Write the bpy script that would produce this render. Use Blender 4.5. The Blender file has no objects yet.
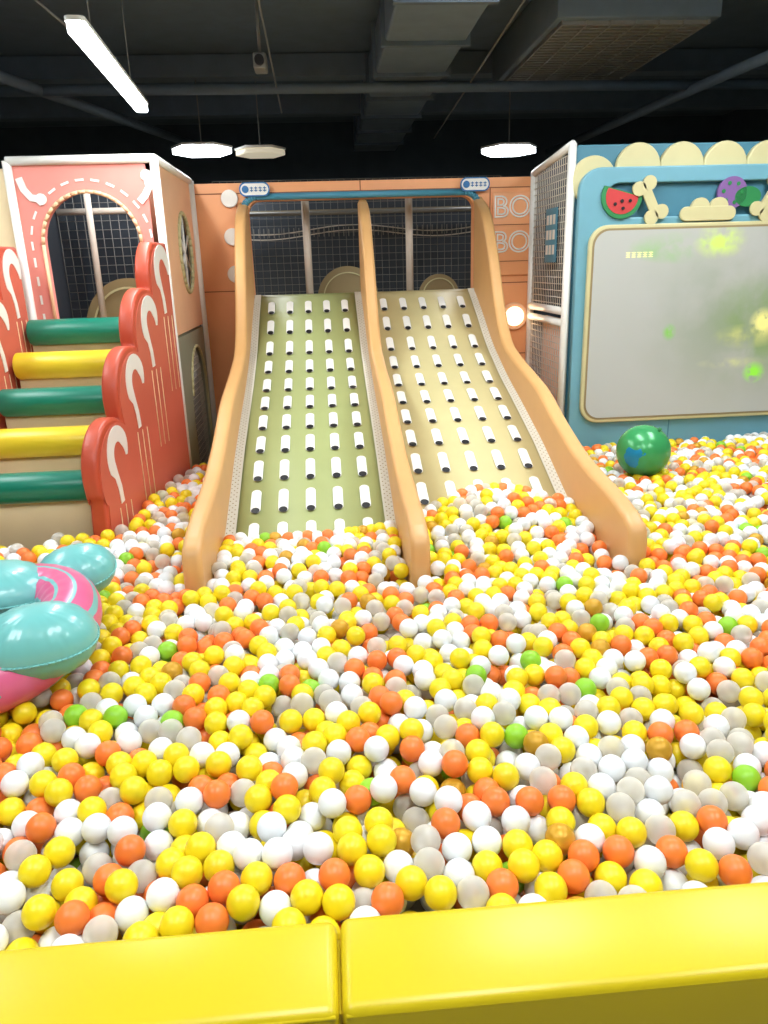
import bpy, bmesh, math, random
import numpy as np
from mathutils import Vector, Matrix, kdtree
random.seed(7); rng=np.random.default_rng(7)
S=bpy.context.scene
try:
    S.view_settings.view_transform='Standard'
except Exception: pass
LE=.76
# ------------------------------------------------------------ materials
def lin(c):
    o=[]
    for v in c[:3]:
        v=v/255.0
        o.append(v/12.92 if v<=0.04045 else ((v+0.055)/1.055)**2.4)
    return (*o,1.0)
def mat(name,col,rough=0.5,metal=0.0,var=0.06,scale=6.0,emit=0.0,coat=0.0,bump=0.0):
    m=bpy.data.materials.new(name); m.use_nodes=True
    nt=m.node_tree; b=nt.nodes['Principled BSDF']
    c=lin(col)
    tc=nt.nodes.new('ShaderNodeTexCoord'); no=nt.nodes.new('ShaderNodeTexNoise')
    no.inputs['Scale'].default_value=scale; no.inputs['Detail'].default_value=3
    nt.links.new(tc.outputs['Object'],no.inputs['Vector'])
    mx=nt.nodes.new('ShaderNodeMixRGB')
    mx.inputs[1].default_value=(c[0]*(1-var),c[1]*(1-var),c[2]*(1-var),1)
    mx.inputs[2].default_value=(min(1,c[0]*(1+var)),min(1,c[1]*(1+var)),min(1,c[2]*(1+var)),1)
    nt.links.new(no.outputs['Fac'],mx.inputs[0]); nt.links.new(mx.outputs[0],b.inputs['Base Color'])
    b.inputs['Roughness'].default_value=rough; b.inputs['Metallic'].default_value=metal
    b.inputs['Coat Weight'].default_value=coat
    if emit>0:
        b.inputs['Emission Color'].default_value=c; b.inputs['Emission Strength'].default_value=emit
        try: m.cycles.emission_sampling='NONE'
        except Exception: pass
    if bump>0:
        bp=nt.nodes.new('ShaderNodeBump'); bp.inputs['Strength'].default_value=bump
        nt.links.new(no.outputs['Fac'],bp.inputs['Height']); nt.links.new(bp.outputs[0],b.inputs['Normal'])
    return m
M={}
M['orange']=mat('padded_orange',(240,168,114),.45)
M['orange_l']=mat('padded_peach',(242,192,150),.5)
M['rail']=mat('rail_tan',(216,166,106),.45)
M['seam']=mat('seam_dark',(150,88,55),.7)
M['white']=mat('white_plastic',(238,236,228),.4)
M['strip']=mat('dotted_strip_cream',(210,206,190),.6)
M['cream']=mat('cream_vinyl',(236,214,170),.5)
M['beige']=mat('beige_vinyl',(204,196,148),.5)
M['pink']=mat('pink_vinyl',(230,142,130),.45)
M['coral']=mat('coral_vinyl',(196,80,54),.4)
M['salmon']=mat('salmon_face',(206,102,80),.45)
M['slide_g']=mat('slide_green',(160,168,110),.5)
M['slide_y']=mat('slide_beige',(202,190,138),.5)
M['black']=mat('black_plastic',(22,22,24),.5)
M['blue']=mat('teal_blue_vinyl',(110,164,180),.45)
M['blue_d']=mat('teal_dark_vinyl',(72,128,148),.5)
M['olive']=mat('grey_olive_vinyl',(150,152,128),.5)
M['arch']=mat('arch_blue',(70,140,165),.4)
M['yellow']=mat('yellow_vinyl',(212,188,24),.34,var=.05,scale=3,bump=.05)
M['rgreen']=mat('roller_green',(14,122,98),.35)
M['ryellow']=mat('roller_yellow',(236,206,44),.35)
M['netw']=mat('net_cord_light',(214,204,190),.8)
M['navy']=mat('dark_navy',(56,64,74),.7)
M['tan']=mat('dull_tan',(150,132,92),.6)
M['red']=mat('melon_red',(196,60,60),.5)
M['green']=mat('melon_green',(44,130,74),.5)
M['purple']=mat('purple',(128,92,150),.5)
M['signblue']=mat('sign_blue',(40,110,170),.4)
M['ceil']=mat('ceiling_black',(88,102,114),.8,var=.2)
M['duct']=mat('duct_dark',(98,112,124),.6,var=.2)
M['grille']=mat('grille_grey',(130,130,126),.6)
M['wall']=mat('far_wall_dark',(70,80,90),.8,var=.2)
M['floor']=mat('mat_floor',(150,140,110),.6)
M['lamp']=mat('lamp_glow',(240,248,255),.5,emit=9,var=0)
M['lampdim']=mat('lamp_dim',(215,205,180),.5,emit=.6,var=0)
M['lampwarm']=mat('lamp_warm',(255,225,190),.5,emit=2.0,var=0)
M['teal']=mat('inflatable_teal',(116,192,188),.32,coat=.3)

# ------------------------------------------------------------ helpers
def link(o,parent=None):
    S.collection.objects.link(o)
    if parent is not None: o.parent=parent
    return o
def empty(name,loc=(0,0,0)):
    e=bpy.data.objects.new(name,None); e.empty_display_size=.1
    S.collection.objects.link(e); return e
def mesh_obj(name,verts,faces,m,parent=None,smooth=False):
    me=bpy.data.meshes.new(name); me.from_pydata([tuple(v) for v in verts],[],faces); me.update()
    bm=bmesh.new(); bm.from_mesh(me); bmesh.ops.recalc_face_normals(bm,faces=bm.faces); bm.to_mesh(me); bm.free()
    if m: me.materials.append(m)
    if smooth:
        for p in me.polygons: p.use_smooth=True
    return link(bpy.data.objects.new(name,me),parent)
def box(name,lo,hi,m,parent=None,bevel=0.0,seg=3):
    bm=bmesh.new(); bmesh.ops.create_cube(bm,size=1)
    for v in bm.verts:
        v.co=Vector([(lo[i]+hi[i])/2+v.co[i]*(hi[i]-lo[i]) for i in range(3)])
    if bevel>0:
        bmesh.ops.bevel(bm,geom=bm.edges[:],offset=bevel,segments=seg,profile=.5,affect='EDGES')
    me=bpy.data.meshes.new(name); bm.to_mesh(me); bm.free(); me.materials.append(m)
    if bevel>0:
        for p in me.polygons: p.use_smooth=True
    return link(bpy.data.objects.new(name,me),parent)
def tubes(name,segs,r,m,parent=None,n=10):
    V=[];F=[]
    for a,b in segs:
        a=Vector(a);b=Vector(b);d=(b-a).normalized()
        u=d.orthogonal().normalized();w=d.cross(u); k=len(V)
        for p in (a,b):
            for i in range(n):
                t=2*math.pi*i/n; V.append(p+u*math.cos(t)*r+w*math.sin(t)*r)
        for i in range(n):
            j=(i+1)%n; F.append((k+i,k+j,k+n+j,k+n+i))
        F.append(tuple(k+i for i in range(n))[::-1]); F.append(tuple(k+n+i for i in range(n)))
    o=mesh_obj(name,V,F,m,parent,True)
    return o
def cyl(name,a,b,r,m,parent=None,n=32,bev=0.0):
    bm=bmesh.new(); a=Vector(a);b=Vector(b);L=(b-a).length
    bmesh.ops.create_cone(bm,cap_ends=True,segments=n,radius1=r,radius2=r,depth=L)
    if bev>0:
        es=[e for e in bm.edges if abs(e.verts[0].co.z-e.verts[1].co.z)<1e-6]
        bmesh.ops.bevel(bm,geom=es,offset=bev,segments=3,profile=.5,affect='EDGES')
    q=Vector((0,0,1)).rotation_difference((b-a).normalized()).to_matrix().to_4x4()
    bm.transform(Matrix.Translation((a+b)/2)@q)
    me=bpy.data.meshes.new(name); bm.to_mesh(me); bm.free(); me.materials.append(m)
    for p in me.polygons: p.use_smooth=len(p.vertices)<=4
    return link(bpy.data.objects.new(name,me),parent)
def MXZ(y): # local x->X, y->Z, z->-Y
    return Matrix(((1,0,0,0),(0,0,-1,y),(0,1,0,0),(0,0,0,1)))
def MYZ(x): # local x->Y, y->Z, z->X
    return Matrix(((0,0,1,x),(1,0,0,0),(0,1,0,0),(0,0,0,1)))
def shape(name,loops,th,mtx,m,parent=None,bev=0.0,closed=True):
    cu=bpy.data.curves.new(name,'CURVE'); cu.dimensions='2D'; cu.fill_mode='BOTH'
    cu.extrude=max(th/2-bev,0.0005); cu.bevel_depth=bev; cu.bevel_resolution=3
    cu.offset=-bev
    for lp in loops:
        sp=cu.splines.new('POLY'); sp.points.add(len(lp)-1)
        for i,p in enumerate(lp): sp.points[i].co=(p[0],p[1],0,1)
        sp.use_cyclic_u=True
    t=bpy.data.objects.new(name+'_c',cu); S.collection.objects.link(t)
    bpy.context.view_layer.update()
    dg=bpy.context.evaluated_depsgraph_get()
    me=bpy.data.meshes.new_from_object(t.evaluated_get(dg)); bpy.data.objects.remove(t)
    me.transform(mtx); me.name=name
    me.materials.clear(); me.materials.append(m)
    return link(bpy.data.objects.new(name,me),parent)
def rrect(x0,z0,x1,z1,r,n=8,corners=(1,1,1,1)):
    P=[]
    for (cx,cz,a0,c) in ((x1-r,z1-r,0,corners[0]),(x0+r,z1-r,90,corners[1]),(x0+r,z0+r,180,corners[2]),(x1-r,z0+r,270,corners[3])):
        if c:
            for i in range(n+1):
                a=math.radians(a0+90*i/n); P.append((cx+r*math.cos(a),cz+r*math.sin(a)))
        else:
            P.append((x1 if a0 in(0,270) else x0, z1 if a0 in(0,90) else z0))
    return P
def circ(cx,cz,r,n=32,rz=None,a0=0,a1=360):
    rz=rz or r; full=(a1-a0)>=360
    return [(cx+r*math.cos(math.radians(a0+(a1-a0)*i/(n if full else n-1))),cz+rz*math.sin(math.radians(a0+(a1-a0)*i/(n if full else n-1)))) for i in range(n)]
def archloop(x0,x1,z0,ztop,n=20):
    r=(x1-x0)/2;cx=(x0+x1)/2
    return [(x0,z0),(x1,z0)]+[(cx+r*math.cos(math.pi*i/n),ztop-r+r*math.sin(math.pi*i/n)) for i in range(n+1)]
def strip(name,pts,w,y,m,parent,th=.006,plane='XZ'):
    V=[];F=[]
    n=len(pts)
    for i,p in enumerate(pts):
        a=pts[max(0,i-1)];b=pts[min(n-1,i+1)]
        dx,dz=b[0]-a[0],b[1]-a[1];L=math.hypot(dx,dz) or 1
        nx,nz=-dz/L*w/2,dx/L*w/2
        V+= [(p[0]+nx,p[1]+nz),(p[0]-nx,p[1]-nz)]
    loop=[V[2*i] for i in range(n)]+[V[2*i+1] for i in reversed(range(n))]
    return shape(name,[loop],th,MXZ(y) if plane=='XZ' else MYZ(y),m,parent)
def net(name,o,u,v,nu,nv,r,m,parent):
    o=Vector(o);u=Vector(u);v=Vector(v);segs=[]
    for i in range(nu+1): segs.append((o+u*i/nu,o+u*i/nu+v))
    for j in range(nv+1): segs.append((o+v*j/nv,o+v*j/nv+u))
    return tubes(name,segs,r,m,parent,n=4)
def ellipsoid(name,c,rad,m,parent,rot=(0,0,0),p=1.0,n=32):
    bm=bmesh.new(); bmesh.ops.create_uvsphere(bm,u_segments=n,v_segments=n//2,radius=1)
    for v in bm.verts:
        s=lambda t:math.copysign(abs(t)**p,t)
        v.co=Vector((s(v.co.x)*rad[0],s(v.co.y)*rad[1],v.co.z*rad[2]))
    R=Matrix.Rotation(rot[2],4,'Z')@Matrix.Rotation(rot[1],4,'Y')@Matrix.Rotation(rot[0],4,'X')
    bm.transform(Matrix.Translation(c)@R)
    me=bpy.data.meshes.new(name); bm.to_mesh(me); bm.free(); me.materials.append(m)
    for q in me.polygons: q.use_smooth=True
    return link(bpy.data.objects.new(name,me),parent)

# ------------------------------------------------------------ room shell
box('floor',(-5,-3,-.1),(6,12,0),M['floor'])
box('ceiling',(-5,-3,3.75),(6,12,3.85),M['ceil'])
box('wall_back',(-5,11.9,0),(6,12,3.75),M['wall'])
box('wall_left',(-5.1,-3,0),(-5,12,3.75),M['wall'])
box('wall_right',(6,-3,0),(6.1,12,3.75),M['wall'])
box('wall_front',(-5,-3.1,0),(6,-3,3.75),M['wall'])

# ceiling clutter
d=empty('ventilation_duct')
box('main_run',(.55,5.2,3.35),(1.15,11.8,3.7),M['duct'],d,.02)
for i in range(7): box('flange_%d'%i,(.52,5.3+i*.95,3.32),(1.18,5.35+i*.95,3.73),M['ceil'],d)
d=empty('air_vent')
box('housing',(1.75,6.0,3.42),(2.95,8.15,3.74),M['duct'],d,.01)
for i in range(26): box('slat_%d'%i,(1.8,6.07+i*.08,3.395),(2.9,6.10+i*.08,3.42),M['grille'],d)
for i in range(7): box('bar_%d'%i,(1.8+i*.18,6.05,3.39),(1.815+i*.18,8.1,3.42),M['grille'],d)
for i,(yy,zz) in enumerate(((5.6,3.6),(8.2,3.55),(9.8,3.5))):
    box('ceiling_beam' if i==0 else 'ceiling_beam.%03d'%i,(-4.9,yy,zz),(5.9,yy+.2,3.74),M['duct'])
tubes('ceiling_pipe',[((-4.5,7.4,3.3),(5.5,7.6,3.3)),((-2.9,5.2,3.3),(-1.4,11,3.3)),((3.6,5,3.25),(3.3,11.5,3.25))],.045,M['duct'])
tubes('hanging_cable',[((-.35,5.2,3.7),(-.3,8,3.2)),((1.6,5.0,3.7),(1.3,9,3.1)),((-1.9,5.2,3.6),(-1.2,5.3,3.0)),((-1.2,5.3,3.0),(-1.15,5.2,2.97)),((3.9,6,3.5),(3.8,6.2,2.9))],.008,M['grille'],n=6)
c=empty('security_camera')
box('body',(-.43,6.4,3.22),(-.33,6.6,3.33),M['grille'],c,.015)
cyl('lens',(-.38,6.36,3.27),(-.38,6.41,3.27),.035,M['black'],c)
cyl('bracket',(-.38,6.5,3.33),(-.38,6.5,3.74),.012,M['grille'],c)

# lamps
def area(name,loc,sx,sy,e,parent=None,col=(.965,.99,1)):
    l=bpy.data.lights.new(name,'AREA'); l.shape='RECTANGLE'; l.size=sx; l.size_y=sy; l.energy=e*LE; l.color=col
    o=bpy.data.objects.new(name,l); o.location=loc; link(o,parent); return o
def linear(p0,p1,e,w=.13,z=None):
    L=empty('linear_led_lamp')
    x0,y0,z0=p0;x1,y1,z1=p1
    b=shape('diffuser',[rrect(-w/2,0,w/2,(Vector(p1)-Vector(p0)).length,.03)],.05,Matrix.Identity(4),M['lamp'],L,.01)
    h=shape('housing',[rrect(-w/2-.005,-.01,w/2+.005,(Vector(p1)-Vector(p0)).length+.01,.03)],.02,Matrix.Translation((0,0,.034)),M['white'],L)
    R=Matrix.Translation(p0)@Matrix.Rotation(math.atan2(-(x1-x0),(y1-y0)),4,'Z')
    b.data.transform(R); h.data.transform(R)
    for t in (.2,.8):
        q=Vector(p0).lerp(Vector(p1),t); tubes('hanger_%d'%int(t*10),[(q+Vector((0,0,.045)),(q.x,q.y,3.75))],.004,M['grille'],L,4)
    mid=(Vector(p0)+Vector(p1))/2
    a=area('light',(mid.x,mid.y,mid.z-.045),w,(Vector(p1)-Vector(p0)).length,e,L)
    a.rotation_euler=(0,0,math.atan2(-(x1-x0),(y1-y0)))
linear((-1.09,4.14,2.9),(-1.21,6.07,2.9),50,.085)
for (x,y,e) in ((-1.9,-.2,48),(.3,-.1,46),(2.4,-.2,46),(1.0,3.3,52),(3.0,3.3,54),(-2.9,3.1,40)):  # unseen ceiling lamps, added out of frame to light the pit
    linear((x,y,3.4),(x,y+1.7,3.4),e,.6)
def hexlamp(cx,cy,cz,r,m,e):
    L=empty('hexagon_led_lamp')
    p=shape('panel',[circ(0,0,r,6)],.05,Matrix.Translation((cx,cy,cz)),m,L,.01)
    shape('frame',[circ(0,0,r+.01,6)],.02,Matrix.Translation((cx,cy,cz+.036)),M['white'],L)
    tubes('hanger',[((cx,cy,cz+.045),(cx,cy,3.75))],.006,M['grille'],L,6)
    if e: area('light',(cx,cy,cz-.04),r*1.3,r*1.3,e,L)
hexlamp(-1.12,8.3,2.92,.29,M['lamp'],34)
hexlamp(2.03,8.56,2.9,.29,M['lamp'],34)
hexlamp(-.56,8.5,2.92,.25,M['lampdim'],0)

# ------------------------------------------------------------ slide profiles
def smooth(xs,zs,n=160,k=9):
    X=np.linspace(xs[0],xs[-1],n); Z=np.interp(X,xs,zs)
    P=np.pad(Z,k,mode='edge'); Zs=np.convolve(P,np.ones(2*k+1)/(2*k+1),'same')[k:-k]
    Zs[0]=Z[0];Zs[-1]=Z[-1]
    return X,Zs
SY,SZ=smooth([3.2,3.35,3.6,4.0,4.5,5.0,5.5,6.0,6.4,6.8],[.22,.27,.37,.52,.71,.86,1.0,1.18,1.39,1.58],k=5)
RYp,RZp=smooth([3.15,3.28,3.5,3.9,4.3,4.7,5.3,5.7,5.95,6.2,6.5,6.85],[.66,.71,.73,.78,.89,1.03,1.13,1.22,1.45,1.85,2.2,2.33],k=5)
def sz(y): return float(np.interp(y,SY,SZ))
RAILS=(-.63,.375,1.37)
TH=.088
top=[(y,z) for y,z in zip(RYp,RZp)]
nose=[(3.115,.655),(3.09,.62),(3.08,.56),(3.08,.02)]
prof=[(6.84,.02)]+[(6.84,2.33)]+list(reversed(top[:-1]))+nose
sl=empty('double_wave_slide')
for i,x in enumerate(RAILS):
    shape('rail_%d'%(i+1),[prof],TH,MYZ(x),M['rail'],sl,.025)
def lane(idx,x0,x1,m,rows,cols,side):
    V=[];F=[];n=len(SY)
    for y,z in zip(SY,SZ):
        V+=[(x0,y,z),(x1,y,z),(x0,y,z-.05),(x1,y,z-.05)]
    for i in range(n-1):
        k=4*i
        F+=[(k,k+1,k+5,k+4),(k+2,k+6,k+7,k+3),(k,k+4,k+6,k+2),(k+1,k+3,k+7,k+5)]
    F+=[(0,2,3,1),(4*n-4,4*n-3,4*n-1,4*n-2)]
    mesh_obj('lane_%d'%idx,V,F,m,sl,True)
    def patch(loops,off,nm,mm):
        V=[];F=[]
        for lp in loops:
            k=len(V)
            for (x,y) in lp: V.append((x,y,sz(y)+off))
            F.append(tuple(range(k,k+len(lp))))
        return mesh_obj(nm,V,F,mm,sl)
    for s,(a,b) in enumerate(((x0,x0+.065),(x1-.065,x1))):
        if s not in side: continue
        V=[];F=[]
        for i,y in enumerate(SY):
            V+=[(a,y,sz(y)+.004),(b,y,sz(y)+.004)]
            if i: F.append((2*i-2,2*i-1,2*i+1,2*i))
        mesh_obj('edge_strip_%d_%d'%(idx,s),V,F,M['strip'],sl)
        dots=[]
        for j in range(90):
            y=3.35+j*.037
            for q in (.016,.032,.048): dots.append(circ(a+q,y+(.018 if q==.032 else 0),.0045,6))
        patch(dots,.0055,'strip_dots_%d_%d'%(idx,s),M['tan'])
    bars=[];holes=[]
    xa=x0+(.16 if 0 in side else .1); xb=x1-(.16 if 1 in side else .1)
    ys=np.linspace(6.58,3.52,rows)
    for j,y in enumerate(ys):
        for i in range(cols):
            x=xa+(xb-xa)*i/(cols-1)
            sl_=math.atan2(sz(y+.05)-sz(y-.05),.1); L=.215*math.cos(sl_)/2; w=.028
            lp=[(x+w*math.cos(math.radians(a)),y+L-w+w*math.sin(math.radians(a))) for a in range(0,181,20)]
            lp+=[(x-w,y+L-w-(2*L-2*w)*t) for t in (.25,.5,.75)]
            lp+=[(x+w*math.cos(math.radians(a)),y-L+w+w*math.sin(math.radians(a))) for a in range(180,361,20)]
            lp+=[(x+w,y-L+w+(2*L-2*w)*t) for t in (.25,.5,.75)]
            bars.append(lp); holes.append(circ(x,y-L+.020,w*.85,14,rz=.024))
    patch(bars,.006,'grip_inlays_%d'%idx,M['white']); patch(holes,.010,'grip_holes_%d'%idx,M['black'])
lane(1,RAILS[0]+.035,RAILS[1]-.035,M['slide_g'],12,5,(0,1))
lane(2,RAILS[1]+.035,RAILS[2]-.035,M['slide_y'],12,5,(1,))

# ------------------------------------------------------------ orange wall with opening
W=empty('orange_padded_wall')
YW=6.85
hole=rrect(RAILS[0]+.04,1.5,RAILS[2]-.04,2.34,.1,corners=(1,1,0,0))
shape('panel',[[(-1.05,0),(1.84,0),(1.84,2.48),(-1.05,2.48)],hole],.12,MXZ(YW+.06),M['orange'],W)
arc=[(RAILS[0]+.0,1.9)]+[p for p in reversed(rrect(RAILS[0]+.0,1.5,RAILS[2]+.0,2.37,.12,corners=(1,1,0,0))[:18])]+[(RAILS[2],1.9)]
tt=[(Vector((a[0],YW-.01,a[1])),Vector((b[0],YW-.01,b[1]))) for a,b in zip(arc[1:-1],arc[2:-1])]
tubes('opening_trim',tt,.028,M['arch'],W)
for i,(a,b) in enumerate((((-1.05,1.62),(-.72,1.62)),((1.42,1.62),(1.84,1.62)),((1.42,1.0),(1.84,1.0)),((-1.05,2.40),(1.84,2.40)))):
    box('seam_h_%d'%i,(a[0],YW-.004,a[1]-.004),(b[0],YW,a[1]+.004),M['seam'],W)
for i,x in enumerate((.36,-.68,1.47)):
    box('seam_v_%d'%i,(x-.004,YW-.004,2.4 if i==0 else 1.62),(x+.004,YW,2.48 if i==0 else 2.4),M['seam'],W)
box('light_panel',(1.49,YW-.02,1.68),(1.82,YW,2.36),M['orange'],W,.008)
for i,z in enumerate((2.36,2.06,1.76)):
    cyl('white_disc_%d'%i,(-.735,YW-.03,z),(-.735,YW,z),.07,M['white'],W,bev=.008)
def text(name,body,x,z,y,size,m,parent,outline=False):
    cu=bpy.data.curves.new(name,'FONT'); cu.body=body; cu.size=size; cu.align_x='CENTER'; cu.align_y='CENTER'
    if outline: cu.fill_mode='NONE'; cu.bevel_depth=.007
    else: cu.extrude=.003
    t=bpy.data.objects.new(name,cu); S.collection.objects.link(t); bpy.context.view_layer.update()
    me=bpy.data.meshes.new_from_object(t.evaluated_get(bpy.context.evaluated_depsgraph_get())); bpy.data.objects.remove(t)
    me.transform(MXZ(y)@Matrix.Translation((x,z,0))); me.materials.clear(); me.materials.append(m)
    return link(bpy.data.objects.new(name,me),parent)
text('letters_top','BO',1.66,2.235,YW-.025,.24,M['white'],W,True)
text('letters_bottom','BO',1.66,1.95,YW-.025,.24,M['white'],W,True)
for i,z in enumerate((2.10,1.80)): box('letter_seam_%d'%i,(1.49,YW-.024,z-.003),(1.82,YW-.019,z+.003),M['seam'],W)
cyl('round_light_rim',(1.70,YW-.03,1.33),(1.70,YW,1.33),.12,M['orange_l'],W,bev=.01)
cyl('round_light',(1.70,YW-.045,1.33),(1.70,YW-.03,1.33),.085,M['lampwarm'],W,bev=.006)
area('round_glow',(1.70,YW-.06,1.33),.15,.15,1.2,W,(1,.75,.5)).rotation_euler=(math.radians(-90),0,0)
for k,x in enumerate((-.52,1.33)):
    s=empty('name_sign')
    shape('plate',[rrect(x-.12,2.375,x+.12,2.475,.045)],.015,MXZ(YW-.045),M['white'],s)
    shape('border',[rrect(x-.125,2.37,x+.125,2.48,.05),rrect(x-.115,2.380,x+.115,2.470,.045)],.018,MXZ(YW-.045),M['signblue'],s)
    cyl('logo',(x-.075,YW-.06,2.425),(x-.075,YW-.05,2.425),.028,M['signblue'],s)
    for i in range(4):
        a=x-.035+i*.036
        box('glyph_v_%d'%i,(a+.008,YW-.058,2.405),(a+.014,YW-.05,2.445),M['signblue'],s)
        box('glyph_a_%d'%i,(a-.002,YW-.058,2.432),(a+.024,YW-.05,2.438),M['signblue'],s)
        box('glyph_b_%d'%i,(a-.002,YW-.058,2.412),(a+.024,YW-.05,2.418),M['signblue'],s)

# interior behind opening
P=empty('play_tower')
box('platform',(-1.0,6.98,1.4),(1.8,8.5,1.5),M['tan'],P)
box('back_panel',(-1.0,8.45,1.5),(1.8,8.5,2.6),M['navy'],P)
net('back_net',(-1.0,7.9,1.5),(2.8,0,0),(0,0,1.1),40,16,.003,M['grille'],P)
tubes('poles',[((-.12,7.4,1.5),(-.12,7.4,2.45)),((.83,7.4,1.5),(.83,7.4,2.45))],.035,M['netw'],P)
tubes('roof_bars',[((-1,7.4,2.42),(1.8,7.4,2.42)),((-1,7.9,2.3),(1.8,7.9,2.3))],.02,M['grille'],P)
for i,(x,r) in enumerate(((.25,.3),(1.15,.2))):
    shape('half_round_%d'%i,[circ(x,1.5,r,24,a0=0,a1=180)],.03,MXZ(7.7),M['tan'],P)
    strip('stitch_%d'%i,circ(x,1.5,r*.8,24,a0=0,a1=180),.012,7.67,M['beige'],P)
for k,(zo) in enumerate((2.12,2.17)):
    strip('track_%d'%k,[(-1+.1*i,zo-.04*math.sin(i*.35)) for i in range(27)],.010,8.40,M['netw'],P)
for i in range(52):
    box('sleeper_%d'%i,(-1+i*.052,8.40,2.10),(-.99+i*.052,8.41,2.19),M['grille'],P)
strip('back_stripe',[(-1,2.34),(1.7,2.34)],.05,8.41,M['tan'],P)

# ------------------------------------------------------------ left arch tower
T=empty('arch_play_house')
YL=5.45;XR=-1.05;XL=-1.98
shape('front_panel',[[(XL,0),(XR-.02,0),(XR-.02,2.48),(XL,2.48)],archloop(-1.83,-1.19,1.36,2.31)],.08,MXZ(YL+.04),M['pink'],T)
al=archloop(-1.83,-1.19,1.36,2.31)[1:]
pth=[Vector((x,YL-.005,z)) for x,z in al]+[Vector((-1.83,YL-.005,1.36))]
tubes('arch_piping',list(zip(pth[:-1],pth[1:])),.012,M['orange_l'],T,8)
ds=[];cx,cz=-1.51,1.99
for i in range(13):
    a=math.radians(4+i*14.4-0); a2=a+math.radians(8)
    ds.append([(cx+.385*math.cos(a),cz+.385*math.sin(a)),(cx+.385*math.cos(a2),cz+.385*math.sin(a2)),(cx+.40*math.cos(a2),cz+.40*math.sin(a2)),(cx+.40*math.cos(a),cz+.40*math.sin(a))])
for sx in (-1,1):
    for j in range(5):
        z=1.88-j*.12; x=cx+sx*.392; ds.append([(x-.008,z-.03),(x+.008,z-.03),(x+.008,z+.03),(x-.008,z+.03)])
V=[];F=[]
for q in ds:
    k=len(V); V+=[(x,YL-.004,z) for x,z in q]; F.append((k,k+1,k+2,k+3))
mesh_obj('arch_stitching',V,F,M['white'],T)
strip('bone_left',[(-1.92,2.40),(-1.90,2.33),(-1.86,2.28),(-1.80,2.27)],.045,YL-.006,M['white'],T)
strip('bone_right',[(-1.11,2.40),(-1.10,2.33),(-1.13,2.28),(-1.17,2.24)],.045,YL-.006,M['white'],T)
cyl('bone_tip_a',(-1.80,YL-.01,2.27),(-1.80,YL,2.27),.035,M['white'],T)
cyl('bone_tip_b',(-1.11,YL-.01,2.40),(-1.11,YL,2.40),.035,M['white'],T)
tubes('frame_tubes',[((XL,YL-.005,0),(XL,YL-.005,2.5)),((XR,YL-.005,0),(XR,YL-.005,2.5)),((XL,YL-.005,2.5),(XR,YL-.005,2.5)),((XR,YL,2.5),(XR,YW-.04,2.5)),((XR+.01,YW-.04,0),(XR+.01,YW-.04,2.5))],.028,M['white'],T,12)
box('cream_wing',(-3.6,YL+.02,0),(XL-.03,YL+.1,2.46),M['cream'],T,.01)
# side wall
yc,zc=6.28,1.93
shape('side_panel_upper',[[(YL,1.36),(YW-.02,1.36),(YW-.02,2.48),(YL,2.48)],circ(yc,zc,.25,32,rz=.29)],.06,MYZ(XR-.03),M['orange_l'],T)
tubes('window_rim',[(Vector((XR+.005,yc+.25*math.cos(a),zc+.29*math.sin(a))),Vector((XR+.005,yc+.25*math.cos(a+.2),zc+.29*math.sin(a+.2)))) for a in np.arange(0,6.28,.2)],.016,M['beige'],T,8)
shape('window_shade_disc',[circ(yc,zc,.245,32,rz=.285)],.01,MYZ(XR-.02),M['black'],T)  # black disc in the opening, standing in for the shaded interior
tubes('window_spokes',[(Vector((XR-.005,yc-.24*math.cos(a),zc-.28*math.sin(a))),Vector((XR-.005,yc+.24*math.cos(a),zc+.28*math.sin(a)))) for a in (.5,1.55,2.6)],.010,M['white'],T,8)
shape('side_panel_lower',[[(YL,0),(YW-.02,0),(YW-.02,1.34),(YL,1.34)],archloop(5.95,6.65,.2,1.22)],.06,MYZ(XR-.03),M['olive'],T)
net('side_net',(XR-.03,5.95,.2),(0,.7,0),(0,0,1.02),14,20,.003,M['netw'],T)
a2=[Vector((XR+.003,x,z)) for x,z in archloop(5.95,6.65,.2,1.22)[1:]]
tubes('lower_arch_piping',list(zip(a2[:-1],a2[1:])),.012,M['beige'],T,8)
box('inner_platform',(XL,YL+.09,1.26),(XR-.07,YW,1.34),M['tan'],T)
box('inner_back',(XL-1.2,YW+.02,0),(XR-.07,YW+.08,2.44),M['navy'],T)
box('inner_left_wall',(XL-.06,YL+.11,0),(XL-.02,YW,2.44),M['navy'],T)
net('inner_net',(XL,6.3,1.34),(.9,0,0),(0,0,1.1),14,17,.003,M['grille'],T)
tubes('inner_pole',[((-1.66,6.0,1.34),(-1.66,6.0,2.44)),((XL,6.3,2.25),(XR-.08,6.3,2.25))],.024,M['netw'],T)
shape('inner_half_round',[circ(-1.50,1.34,.36,24,rz=.42,a0=0,a1=180)],.04,MXZ(6.2),M['tan'],T)
strip('inner_stitch',circ(-1.50,1.34,.29,24,rz=.35,a0=0,a1=180),.015,6.16,M['beige'],T)

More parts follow.
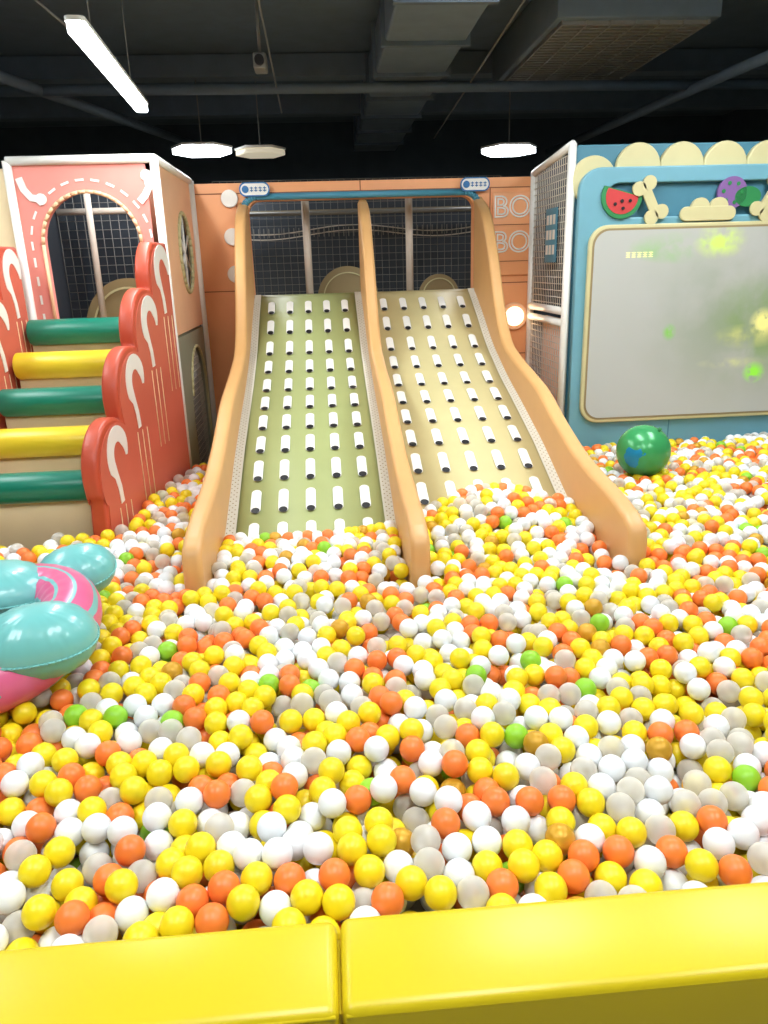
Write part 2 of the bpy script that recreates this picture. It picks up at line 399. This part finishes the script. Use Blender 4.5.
# ------------------------------------------------------------ roller stairs
R=empty('roller_stairs')
YF=5.38
ys=[4.0+.3125*i for i in range(5)]; zs=[.72+.18*i for i in range(5)]
prof2=[(YF,0),(YF,zs[4]-.02)]
for y,z in reversed(list(zip(ys,zs))):
    prof2+=[(y+.0,z-.02),(y+.0,z-.20)]
prof2+=[(3.99,0)]
FX0=-1.245;FS=.125
shape('step_body',[prof2],.62,MYZ(-1.63),M['cream'],R)
def fx(y): return FX0+(y-3.85)*FS
for i,(y,z) in enumerate(zip(ys,zs)):
    cyl('roller_%d'%i,(-1.94,y,z),(fx(y)-.055,y,z),.083,M['rgreen'] if i%2==0 else M['ryellow'],R,bev=.015)
def fence(name,matx,tag):
    th=math.atan2(.31,.36)
    cs=[(5.22,1.74),(4.85,1.44),(4.49,1.13),(4.10,.79)]; r=.27
    d=Vector((-math.cos(th),-math.sin(th)));nrm=Vector((-math.sin(th),math.cos(th)))
    o=Vector(cs[0]); pts=[]
    S0=[(Vector(c_)-o).dot(d) for c_ in cs]; N0=[(Vector(c_)-o).dot(nrm) for c_ in cs]
    s=-.06
    while s<S0[-1]+r:
        h=max((N0[i]+math.sqrt(max(0,r*r-(s-S0[i])**2))) if abs(s-S0[i])<r else -9 for i in range(4))
        if h>-5: pts.append(o+d*s+nrm*h)
        s+=.012
    pts=[p for p in pts if p.y>.2 and p.x<5.36]
    pts.append(Vector((3.88,.66)));pts.append(Vector((3.86,.5)))
    loop=[(5.36,.02),(5.36,pts[0].y)]+[(p.x,p.y) for p in pts]+[(3.86,.02)]
    shape(name+'_body',[loop],.09,matx,M['coral'],tag,.02)
    for sgn in (-1,1):
        off=Matrix.Translation((0,0,sgn*.047))
        inner=[(p[0]+.03 if p[0]<5.3 else p[0]-.02,p[1]-.035) for p in loop[1:-1]]
        inner=[(5.33,.1)]+inner+[(3.93,.1)]
        shape(name+'_face_%d'%sgn,[inner],.004,matx@off,M['salmon'],tag)
        off=Matrix.Translation((0,0,sgn*.051))
        for k,(a,b) in enumerate(cs):
            if k==0: a-=.03
            pts2=[(a+.02+.11*math.cos(math.radians(t)),b+.06+.12*math.sin(math.radians(t))) for t in range(-10,215,12)]+[(a-.045,b-.04),(a-.02,b-.11),(a-.01,b-.2)]
            n=len(pts2)
            L1=[];L2=[]
            for i,p in enumerate(pts2):
                q0=pts2[max(0,i-1)];q1=pts2[min(n-1,i+1)];dx,dz=q1[0]-q0[0],q1[1]-q0[1];L=math.hypot(dx,dz)
                w=.044 if i<n-3 else .024
                if i<4: w=.012+.009*i
                L1.append((p[0]-dz/L*w,p[1]+dx/L*w));L2.append((p[0]+dz/L*w,p[1]-dx/L*w))
            shape(name+'_curl_%d_%d'%(k,sgn),[L1+L2[::-1]],.003,matx@off,M['white'],tag)
            for q in (-.06,.02,.1):
                ln=[(a+q,b-.22),(a+q+.006,b-.22),(a+q+.006,max(.12,b-.7)),(a+q,max(.12,b-.7))]
                shape(name+'_line_%d'%k,[ln],.003,matx@off,M['cream'],tag)
ang=-math.atan(FS)
mr=Matrix.Translation((FX0,3.85,0))@Matrix.Rotation(ang,4,'Z')@Matrix.Translation((-FX0,-3.85,0))@MYZ(FX0)
fence('fence_right',mr,R)
fence('fence_left',MYZ(-2.02),R)

# ------------------------------------------------------------ right projection house
Q=empty('projection_play_wall')
YP=5.8;X0=1.84
shape('back_board',[rrect(X0+.02,0,4.5,2.58,.05)],.08,MXZ(YP+.06),M['blue_d'],Q,.01)
for i in range(9):
    x=2.0+i*.325; z=2.34 if i==0 else 2.42
    cyl('scallop_%d'%i,(x,YP-.03,z),(x,YP+.02,z),.165,M['beige'],Q,bev=.012)
shape('front_board',[rrect(X0+.04,0.02,4.45,2.42,.16,corners=(1,1,0,0)),rrect(2.08,2.08,4.1,2.31,.1)],.06,MXZ(YP-.05),M['blue'],Q,.012)
box('inset',(2.0,YP-.035,2.03),(4.2,YP-.02,2.36),M['blue_d'],Q)
f=YP-.09
shape('melon_rind',[circ(2.19,2.22,.15,24,a0=150,a1=360)],.02,MXZ(f),M['green'],Q)
shape('melon_flesh',[circ(2.19,2.22,.12,24,a0=150,a1=360)],.026,MXZ(f),M['red'],Q)
for i,(x,z) in enumerate(((2.14,2.17),(2.2,2.14),(2.25,2.19),(2.19,2.19))): cyl('seed_%d'%i,(x,f-.02,z),(x,f,z),.012,M['black'],Q,n=12)
def bone(x,z,a,L,nm):
    dx,dz=math.cos(a)*L/2,math.sin(a)*L/2
    strip(nm,[(x-dx,z-dz),(x+dx,z+dz)],.07,f-.012,M['beige'],Q,.02)
    for s in (-1,1):
        for k in (-1,1): cyl(nm+'_knob_%d%d'%(s,k),(x+s*dx-k*math.sin(a)*.042,f-.024,z+s*dz+k*math.cos(a)*.042),(x+s*dx-k*math.sin(a)*.042,f,z+s*dz+k*math.cos(a)*.042),.05,M['beige'],Q,n=20)
bone(2.40,2.19,math.radians(118),.22,'bone_a'); bone(3.30,2.19,math.radians(60),.22,'bone_b')
shape('cream_mouth',[rrect(2.63,2.04,3.05,2.14,.05)],.03,MXZ(f-.01),M['beige'],Q,.006)
shape('cream_mouth_top',[circ(2.78,2.13,.07,20),],.03,MXZ(f-.005),M['beige'],Q)
shape('cream_mouth_top2',[circ(2.92,2.13,.07,20),],.03,MXZ(f-.005),M['beige'],Q)
cyl('purple_disc',(3.02,f,2.23),(3.02,f+.03,2.23),.11,M['purple'],Q)
for i in range(6): cyl('disc_dot_%d'%i,(3.02+.07*math.cos(i),f-.005,2.23+.07*math.sin(i)),(3.02+.07*math.cos(i),f,2.23+.07*math.sin(i)),.014,M['green'],Q,n=10)
shape('green_leaf',[circ(3.14,2.2,.1,20,rz=.07)],.02,MXZ(f+.01),M['green'],Q)
# screen
sm=bpy.data.materials.new('projected_image'); sm.use_nodes=True; nt=sm.node_tree; b=nt.nodes['Principled BSDF']
try: sm.cycles.emission_sampling='NONE'
except Exception: pass
tc=nt.nodes.new('ShaderNodeTexCoord')
def gauss(cx,cz,sx,szz,colr,prev,scale=9,lo=.42,hi=.62,amt=1.0):
    mp=nt.nodes.new('ShaderNodeMapping'); mp.inputs['Location'].default_value=(-cx/sx,0,-cz/szz); mp.inputs['Scale'].default_value=(1/sx,0,1/szz)
    nt.links.new(tc.outputs['Object'],mp.inputs[0])
    ln=nt.nodes.new('ShaderNodeVectorMath'); ln.operation='LENGTH'; nt.links.new(mp.outputs[0],ln.inputs[0])
    mr=nt.nodes.new('ShaderNodeMapRange'); mr.inputs[1].default_value=1; mr.inputs[2].default_value=0.3; mr.inputs[4].default_value=amt; nt.links.new(ln.outputs['Value'],mr.inputs[0])
    no=nt.nodes.new('ShaderNodeTexNoise'); no.inputs['Scale'].default_value=scale; no.inputs['Detail'].default_value=6; nt.links.new(tc.outputs['Object'],no.inputs['Vector'])
    rp=nt.nodes.new('ShaderNodeMapRange'); rp.inputs[1].default_value=lo; rp.inputs[2].default_value=hi; nt.links.new(no.outputs['Fac'],rp.inputs[0])
    mu=nt.nodes.new('ShaderNodeMath'); mu.operation='MULTIPLY'; nt.links.new(mr.outputs[0],mu.inputs[0]); nt.links.new(rp.outputs[0],mu.inputs[1])
    mx=nt.nodes.new('ShaderNodeMixRGB'); mx.inputs[2].default_value=lin(colr); nt.links.new(mu.outputs[0],mx.inputs[0])
    if isinstance(prev,tuple): mx.inputs[1].default_value=prev
    else: nt.links.new(prev,mx.inputs[1])
    return mx.outputs[0]
o=gauss(3.3,1.4,1.1,.8,(138,150,126),lin((172,174,168)),2.2,.35,.65,.8)
o=gauss(3.35,1.25,.5,.5,(124,152,92),o,4,.35,.62,.8)
o=gauss(3.25,1.2,.30,.10,(196,200,130),o,8,.35,.6,.9)
o=gauss(3.15,1.0,.30,.05,(200,204,150),o,8,.35,.6,.8)
o=gauss(2.65,1.86,.42,.12,(134,182,104),o,5,.35,.6)
o=gauss(2.95,1.90,.22,.14,(196,220,110),o,9,.38,.58)
o=gauss(3.33,.92,.10,.09,(150,235,70),o,12,.35,.5)
o=gauss(2.62,1.25,.06,.07,(130,190,90),o,12,.3,.5)
o=gauss(3.36,1.30,.12,.12,(246,240,150),o,14,.35,.5)
nt.links.new(o,b.inputs['Base Color']); nt.links.new(o,b.inputs['Emission Color']); b.inputs['Emission Strength'].default_value=.2; b.inputs['Roughness'].default_value=.6
M['screen']=sm
shape('screen_border',[rrect(1.96,.57,4.30,2.03,.14)],.04,MXZ(YP-.095),M['beige'],Q,.01)
shape('screen_border_line',[rrect(1.985,.595,4.275,2.005,.12)],.04,MXZ(YP-.097),M['tan'],Q)
shape('screen',[rrect(2.0,.61,4.26,1.99,.11)],.04,MXZ(YP-.10),M['screen'],Q)
M['ytext']=mat('screen_text',(240,236,160),.5,emit=.6,var=0)
for i in range(5):
    a=2.24+i*.043
    for j,(u0,v0,u1,v1) in enumerate(((0,.030,.03,.035),(0,0,.03,.005),(.012,0,.018,.035),(0,.015,.03,.019))):
        box('caption_%d_%d'%(i,j),(a+u0,YP-.123,1.80+v0),(a+u1,YP-.12,1.80+v1),M['ytext'],Q)
for i,x in enumerate((2.7,3.55)): box('seam_%d'%i,(x-.004,YP-.083,.03),(x+.004,YP-.08,.57),M['blue_d'],Q)
tubes('side_frame',[((X0,YP,0),(X0,YP,2.58)),((X0,YW-.04,0),(X0,YW-.04,2.5)),((X0,YP,2.58),(X0,YW-.04,2.5)),((X0,YP,1.33),(X0,YW-.04,1.33)),((X0,YP,1.42),(X0,YW-.04,1.42))],.03,M['white'],Q,12)
net('side_net_top',(X0,YP,1.42),(0,1.01,0),(0,0,1.1),20,22,.004,M['netw'],Q)
net('side_net_low',(X0,YP,.1),(0,1.01,0),(0,0,1.22),20,24,.004,M['netw'],Q)
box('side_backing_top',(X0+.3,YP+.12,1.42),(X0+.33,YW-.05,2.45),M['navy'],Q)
box('side_backing_low',(X0+.12,YP+.12,0),(X0+.15,YW-.05,1.33),M['orange_l'],Q)
sg=empty('rules_sign')
box('plate',(X0-.04,5.98,1.78),(X0-.032,6.28,2.18),M['blue_d'],sg,.003)
for r_ in range(3):
    for c_ in range(3): box('glyph_%d%d'%(r_,c_),(X0-.044,6.02+c_*.085,1.84+r_*.11),(X0-.04,6.07+c_*.085,1.91+r_*.11),M['netw'],sg)

# ------------------------------------------------------------ yellow border
B=empty('yellow_pit_border')
xs=[-3.4,-2.35,-1.2,-.035,1.13,2.3,3.45,4.5]
for i in range(len(xs)-1):
    box('pad_%d'%i,(xs[i]+.003,1.0,0.0),(xs[i+1]-.003,1.215,.528+(.004 if i%2 else 0)),M['yellow'],B,.022,4)
for i in range(len(xs)-1):
    tubes('piping_%d'%i,[((xs[i]+.01,1.004,.515),(xs[i+1]-.01,1.004,.515))],.004,M['yellow'],B,6)
box('core',(-3.38,1.03,.01),(4.48,1.19,.49),M['yellow'],B)

# ------------------------------------------------------------ green ball
g=bpy.data.materials.new('green_ball'); g.use_nodes=True; nt=g.node_tree; b=nt.nodes['Principled BSDF']
tc=nt.nodes.new('ShaderNodeTexCoord'); vo=nt.nodes.new('ShaderNodeTexNoise'); vo.inputs['Scale'].default_value=14
nt.links.new(tc.outputs['Object'],vo.inputs['Vector'])
vm=nt.nodes.new('ShaderNodeVectorMath'); vm.operation='DISTANCE'; vm.inputs[1].default_value=(-.12,-.12,.0); nt.links.new(tc.outputs['Object'],vm.inputs[0])
ad=nt.nodes.new('ShaderNodeMath'); ad.operation='MULTIPLY_ADD'; ad.inputs[1].default_value=.12; nt.links.new(vo.outputs['Fac'],ad.inputs[0]); nt.links.new(vm.outputs['Value'],ad.inputs[2])
lt=nt.nodes.new('ShaderNodeMath'); lt.operation='LESS_THAN'; lt.inputs[1].default_value=.12; nt.links.new(ad.outputs[0],lt.inputs[0])
mx=nt.nodes.new('ShaderNodeMixRGB'); mx.inputs[1].default_value=lin((62,156,92)); mx.inputs[2].default_value=lin((20,130,175)); nt.links.new(lt.outputs[0],mx.inputs[0])
nt.links.new(mx.outputs[0],b.inputs['Base Color']); b.inputs['Roughness'].default_value=.25; b.inputs['Metallic'].default_value=.1
G=empty('green_inflatable_ball')
G.location=(2.01,4.58,.610)
ellipsoid('ball',(0,0,0),(.17,.17,.17),g,G,n=48)
cyl('valve',(.06,-.06,.140),(.07,-.07,.160),.012,M['green'],G,n=16)

# ------------------------------------------------------------ inflatable
I=empty('inflatable_pool_float')
def pillow(nm,c_,rad,m,rot):
    o=ellipsoid(nm,c_,rad,m,I,rot,p=.85,n=64)
    R3=(Matrix.Rotation(rot[2],4,'Z')@Matrix.Rotation(rot[1],4,'Y')@Matrix.Rotation(rot[0],4,'X')).inverted(); C=Vector(c_)
    Ri=R3.inverted()
    for v in o.data.vertices:
        l=R3@(v.co-C); a=math.atan2(l.y/rad[1],l.x/rad[0]); e=1-abs(l.z)/rad[2]
        l.z*=1-.20*max(0,e)*abs(math.sin(a*10))
        v.co=Ri@l+C
    seg=[]
    for i in range(64):
        p=[]
        for t in (i,i+1):
            a=2*math.pi*t/64; s_=lambda q:math.copysign(abs(q)**.85,q)
            p.append(Ri@Vector((s_(math.cos(a))*rad[0]*1.01,s_(math.sin(a))*rad[1]*1.01,0))+C)
        seg.append(tuple(p))
    tubes(nm+'_seam',seg,.004,m,I,6)
    return o
rm=bpy.data.materials.new('striped_pink_ring'); rm.use_nodes=True; nt=rm.node_tree; b=nt.nodes['Principled BSDF']
C0=Vector((-1.21,2.47,.60))
tc=nt.nodes.new('ShaderNodeTexCoord'); wv=nt.nodes.new('ShaderNodeTexWave'); wv.wave_type='RINGS'; wv.rings_direction='Z'
mp=nt.nodes.new('ShaderNodeMapping'); mp.inputs['Location'].default_value=(-C0.x,-C0.y,0)
wv.inputs['Scale'].default_value=5
nt.links.new(tc.outputs['Object'],mp.inputs[0]); nt.links.new(mp.outputs[0],wv.inputs['Vector'])
rp=nt.nodes.new('ShaderNodeValToRGB'); rp.color_ramp.interpolation='CONSTANT'
rp.color_ramp.elements[0].color=lin((222,104,146)); rp.color_ramp.elements[1].color=lin((120,192,190)); rp.color_ramp.elements[1].position=.9
nt.links.new(wv.outputs['Fac'],rp.inputs[0]); nt.links.new(rp.outputs[0],b.inputs['Base Color']); b.inputs['Roughness'].default_value=.28
V=[];F=[];NU,NV=96,24; RR,rr=.25,.11
Rt=Matrix.Rotation(.12,3,'X')@Matrix.Rotation(-.10,3,'Y')
for i in range(NU):
    a=2*math.pi*i/NU
    for j in range(NV):
        t=2*math.pi*j/NV; q=rr*(1-.05*abs(math.sin(a*14))*(1 if math.cos(t)<-.2 else .3))
        V.append(C0+Rt@Vector(((RR+q*math.cos(t))*math.cos(a),(RR+q*math.cos(t))*math.sin(a)*1.15,q*math.sin(t))))
for i in range(NU):
    for j in range(NV):
        i2=(i+1)%NU;j2=(j+1)%NV; F.append((i*NV+j,i2*NV+j,i2*NV+j2,i*NV+j2))
mesh_obj('ring_tube',V,F,rm,I,True)
pillow('front_lobe',(-.98,2.28,.665),(.18,.135,.12),M['teal'],(.15,0,.3))
pillow('rear_lobe',(-1.04,2.87,.67),(.15,.12,.10),M['teal'],(.3,-.1,.25))
pillow('side_lobe',(-1.26,2.66,.70),(.19,.15,.09),M['teal'],(.15,.1,.5))

# ------------------------------------------------------------ balls
r=.037; D=2*r
def H(x,y):
    b=np.interp(y,[1.2,1.8,4.6,5.6,6.8],[.49,.50,.49,.43,.33])
    b=b+.010*np.sin(x*2.3+y*1.1)+.007*np.sin(x*4.1-y*3.3)
    b=b+.12*np.exp(-(((x-.9)/.42)**2+((y-3.9)/.40)**2))
    b=b+.05*np.exp(-(((x+1.35)/.8)**2+((y-4.9)/.8)**2))
    return b
def fxv(y): return FX0+(y-3.85)*FS
def bad(x,y):
    o=(x>X0-.06)&(y>YP-.09-r)
    o|=(x<XR+.03+r)&(y>YL-.03-r)
    o|=(x<fxv(y)+.05+r)&(y>3.82)&(x>-2.10)
    o|=(y>YW-r)|(y<1.215+r)
    lanes=(x>RAILS[0])&(x<RAILS[2])
    zs_=np.interp(y,SY,SZ)
    o|=lanes&(y>3.2)&(H(x,y)-r<zs_+r)
    for xr in RAILS: o|=(abs(x-xr)<TH/2+r*.9)&(y>3.08-r*.8)
    return o
xa,xb,ya,yb=-3.2,4.0,1.22,6.82
depth=.19
N=int((xb-xa)*(yb-ya)*depth/(D**3*math.pi/6/.64))
x=rng.uniform(xa,xb,N);y=rng.uniform(ya,yb,N)
k=~bad(x,y); x=x[k];y=y[k]
z=H(x,y)-r-rng.uniform(0,depth-0.03,len(x))
cap=rng.normal(0,.006,len(x))
P3=np.stack([x,y,z],1)
for it in range(32):
    kd=kdtree.KDTree(len(P3))
    for i,p in enumerate(P3): kd.insert(p,i)
    kd.balance()
    ii=[];jj=[]
    for i,p in enumerate(P3):
        for (_,j,dd) in kd.find_range(p,D):
            if j>i: ii.append(i);jj.append(j)
    ii=np.array(ii);jj=np.array(jj)
    dv=P3[ii]-P3[jj];dl=np.linalg.norm(dv,axis=1)+1e-6
    push=dv/dl[:,None]*((D-dl)*.5)[:,None]*.85
    new=P3.copy()
    np.add.at(new,ii,push);np.add.at(new,jj,-push)
    if it<10: new[:,2]+=.001
    hb=H(new[:,0],new[:,1])
    new[:,2]=np.minimum(new[:,2],hb-r+cap); new[:,2]=np.maximum(new[:,2],hb-depth-.05)
    zl=np.interp(new[:,1],SY,SZ)+r+.006
    lanes=(new[:,0]>RAILS[0])&(new[:,0]<RAILS[2])&(new[:,1]>3.15)
    new[:,2]=np.where(lanes,np.maximum(new[:,2],zl),new[:,2])
    bd=bad(new[:,0],new[:,1])
    new[bd,:2]=P3[bd,:2]
    P3=new
N=len(P3); print('balls',N)
cl=np.sin(P3[:,0]*5.1+2*np.sin(P3[:,1]*3.7))+np.sin(P3[:,1]*6.3+1.5*np.sin(P3[:,0]*4.9))
pal=[((242,218,30),0,.03),((236,238,238),0,.02),((243,128,56),0,.03),((226,220,206),.0,.5),((214,162,44),.2,.15),((146,206,48),0,.05)]
wts=np.array([.325,.30,.18,.145,.03,.02])
cols=np.zeros((N,4));knd=np.zeros(N);clr=np.zeros(N)
for i in range(N):
    w=wts.copy(); w[2]*=max(.35,1+.8*cl[i]/2*1.0); w/=w.sum()
    q=rng.choice(6,p=w); c_=lin(pal[q][0]); v=1+rng.normal(0,.03)
    cols[i]=[min(1,c_[0]*v),min(1,c_[1]*v),min(1,c_[2]*v),1]; knd[i]=pal[q][1]; clr[i]=pal[q][2]
me=bpy.data.meshes.new('ball_pit_balls'); me.from_pydata(P3.tolist(),[],[])
a=me.attributes.new('col','FLOAT_COLOR','POINT'); a.data.foreach_set('color',cols.ravel())
a=me.attributes.new('kind','FLOAT','POINT'); a.data.foreach_set('value',knd)
a=me.attributes.new('clear','FLOAT','POINT'); a.data.foreach_set('value',clr)
bo=bpy.data.objects.new('ball_pit_balls',me); S.collection.objects.link(bo)
bmz=bpy.data.materials.new('ball_plastic'); bmz.use_nodes=True; nt=bmz.node_tree; b=nt.nodes['Principled BSDF']
def att(nm):
    t=nt.nodes.new('ShaderNodeAttribute'); t.attribute_type='INSTANCER'; t.attribute_name=nm; return t
at=att('col');ak=att('kind');ac=att('clear')
nt.links.new(at.outputs['Color'],b.inputs['Base Color']); nt.links.new(ak.outputs['Fac'],b.inputs['Metallic'])
b.inputs['Roughness'].default_value=.36
b.inputs['Specular IOR Level'].default_value=.42
tr=nt.nodes.new('ShaderNodeBsdfTransparent'); ms=nt.nodes.new('ShaderNodeMixShader')
# hollow plastic shell: more see-through face-on, denser at the rim
lw=nt.nodes.new('ShaderNodeLayerWeight'); lw.inputs['Blend'].default_value=.35
iv=nt.nodes.new('ShaderNodeMath'); iv.operation='SUBTRACT'; iv.inputs[0].default_value=1.1; nt.links.new(lw.outputs['Facing'],iv.inputs[1])
mu=nt.nodes.new('ShaderNodeMath'); mu.operation='MULTIPLY'; mu.use_clamp=True; nt.links.new(iv.outputs[0],mu.inputs[0]); nt.links.new(ac.outputs['Fac'],mu.inputs[1])
nt.links.new(mu.outputs[0],ms.inputs[0]); nt.links.new(b.outputs[0],ms.inputs[1]); nt.links.new(tr.outputs[0],ms.inputs[2])
nt.links.new(ms.outputs[0],nt.nodes['Material Output'].inputs['Surface'])
me.materials.append(bmz)
ng=bpy.data.node_groups.new('ball_instancer','GeometryNodeTree')
ng.interface.new_socket('Geometry',in_out='INPUT',socket_type='NodeSocketGeometry')
ng.interface.new_socket('Geometry',in_out='OUTPUT',socket_type='NodeSocketGeometry')
gi=ng.nodes.new('NodeGroupInput');go=ng.nodes.new('NodeGroupOutput')
ip=ng.nodes.new('GeometryNodeInstanceOnPoints');us=ng.nodes.new('GeometryNodeMeshUVSphere')
us.inputs['Segments'].default_value=28;us.inputs['Rings'].default_value=16;us.inputs['Radius'].default_value=r
ss=ng.nodes.new('GeometryNodeSetShadeSmooth');smn=ng.nodes.new('GeometryNodeSetMaterial');smn.inputs['Material'].default_value=bmz
ng.links.new(us.outputs['Mesh'],ss.inputs[0]);ng.links.new(ss.outputs[0],smn.inputs[0]);ng.links.new(gi.outputs[0],ip.inputs['Points'])
ng.links.new(smn.outputs[0],ip.inputs['Instance']);ng.links.new(ip.outputs[0],go.inputs[0])
md=bo.modifiers.new('instances','NODES');md.node_group=ng

# ------------------------------------------------------------ world + camera
w=bpy.data.worlds.new('world');S.world=w;w.use_nodes=True
w.node_tree.nodes['Background'].inputs[0].default_value=(.05,.055,.06,1);w.node_tree.nodes['Background'].inputs[1].default_value=1
cam=bpy.data.cameras.new('camera');co=bpy.data.objects.new('camera',cam);S.collection.objects.link(co)
cam.sensor_fit='VERTICAL';cam.sensor_height=36;cam.lens=750/1024*36;cam.clip_start=.05
co.matrix_world=Matrix.Translation((0,0,1.8))@Matrix.Rotation(math.radians(-4),4,'Z')@Matrix.Rotation(math.radians(90-18.23),4,'X')@Matrix.Rotation(math.radians(-1.72),4,'Z')
S.camera=co
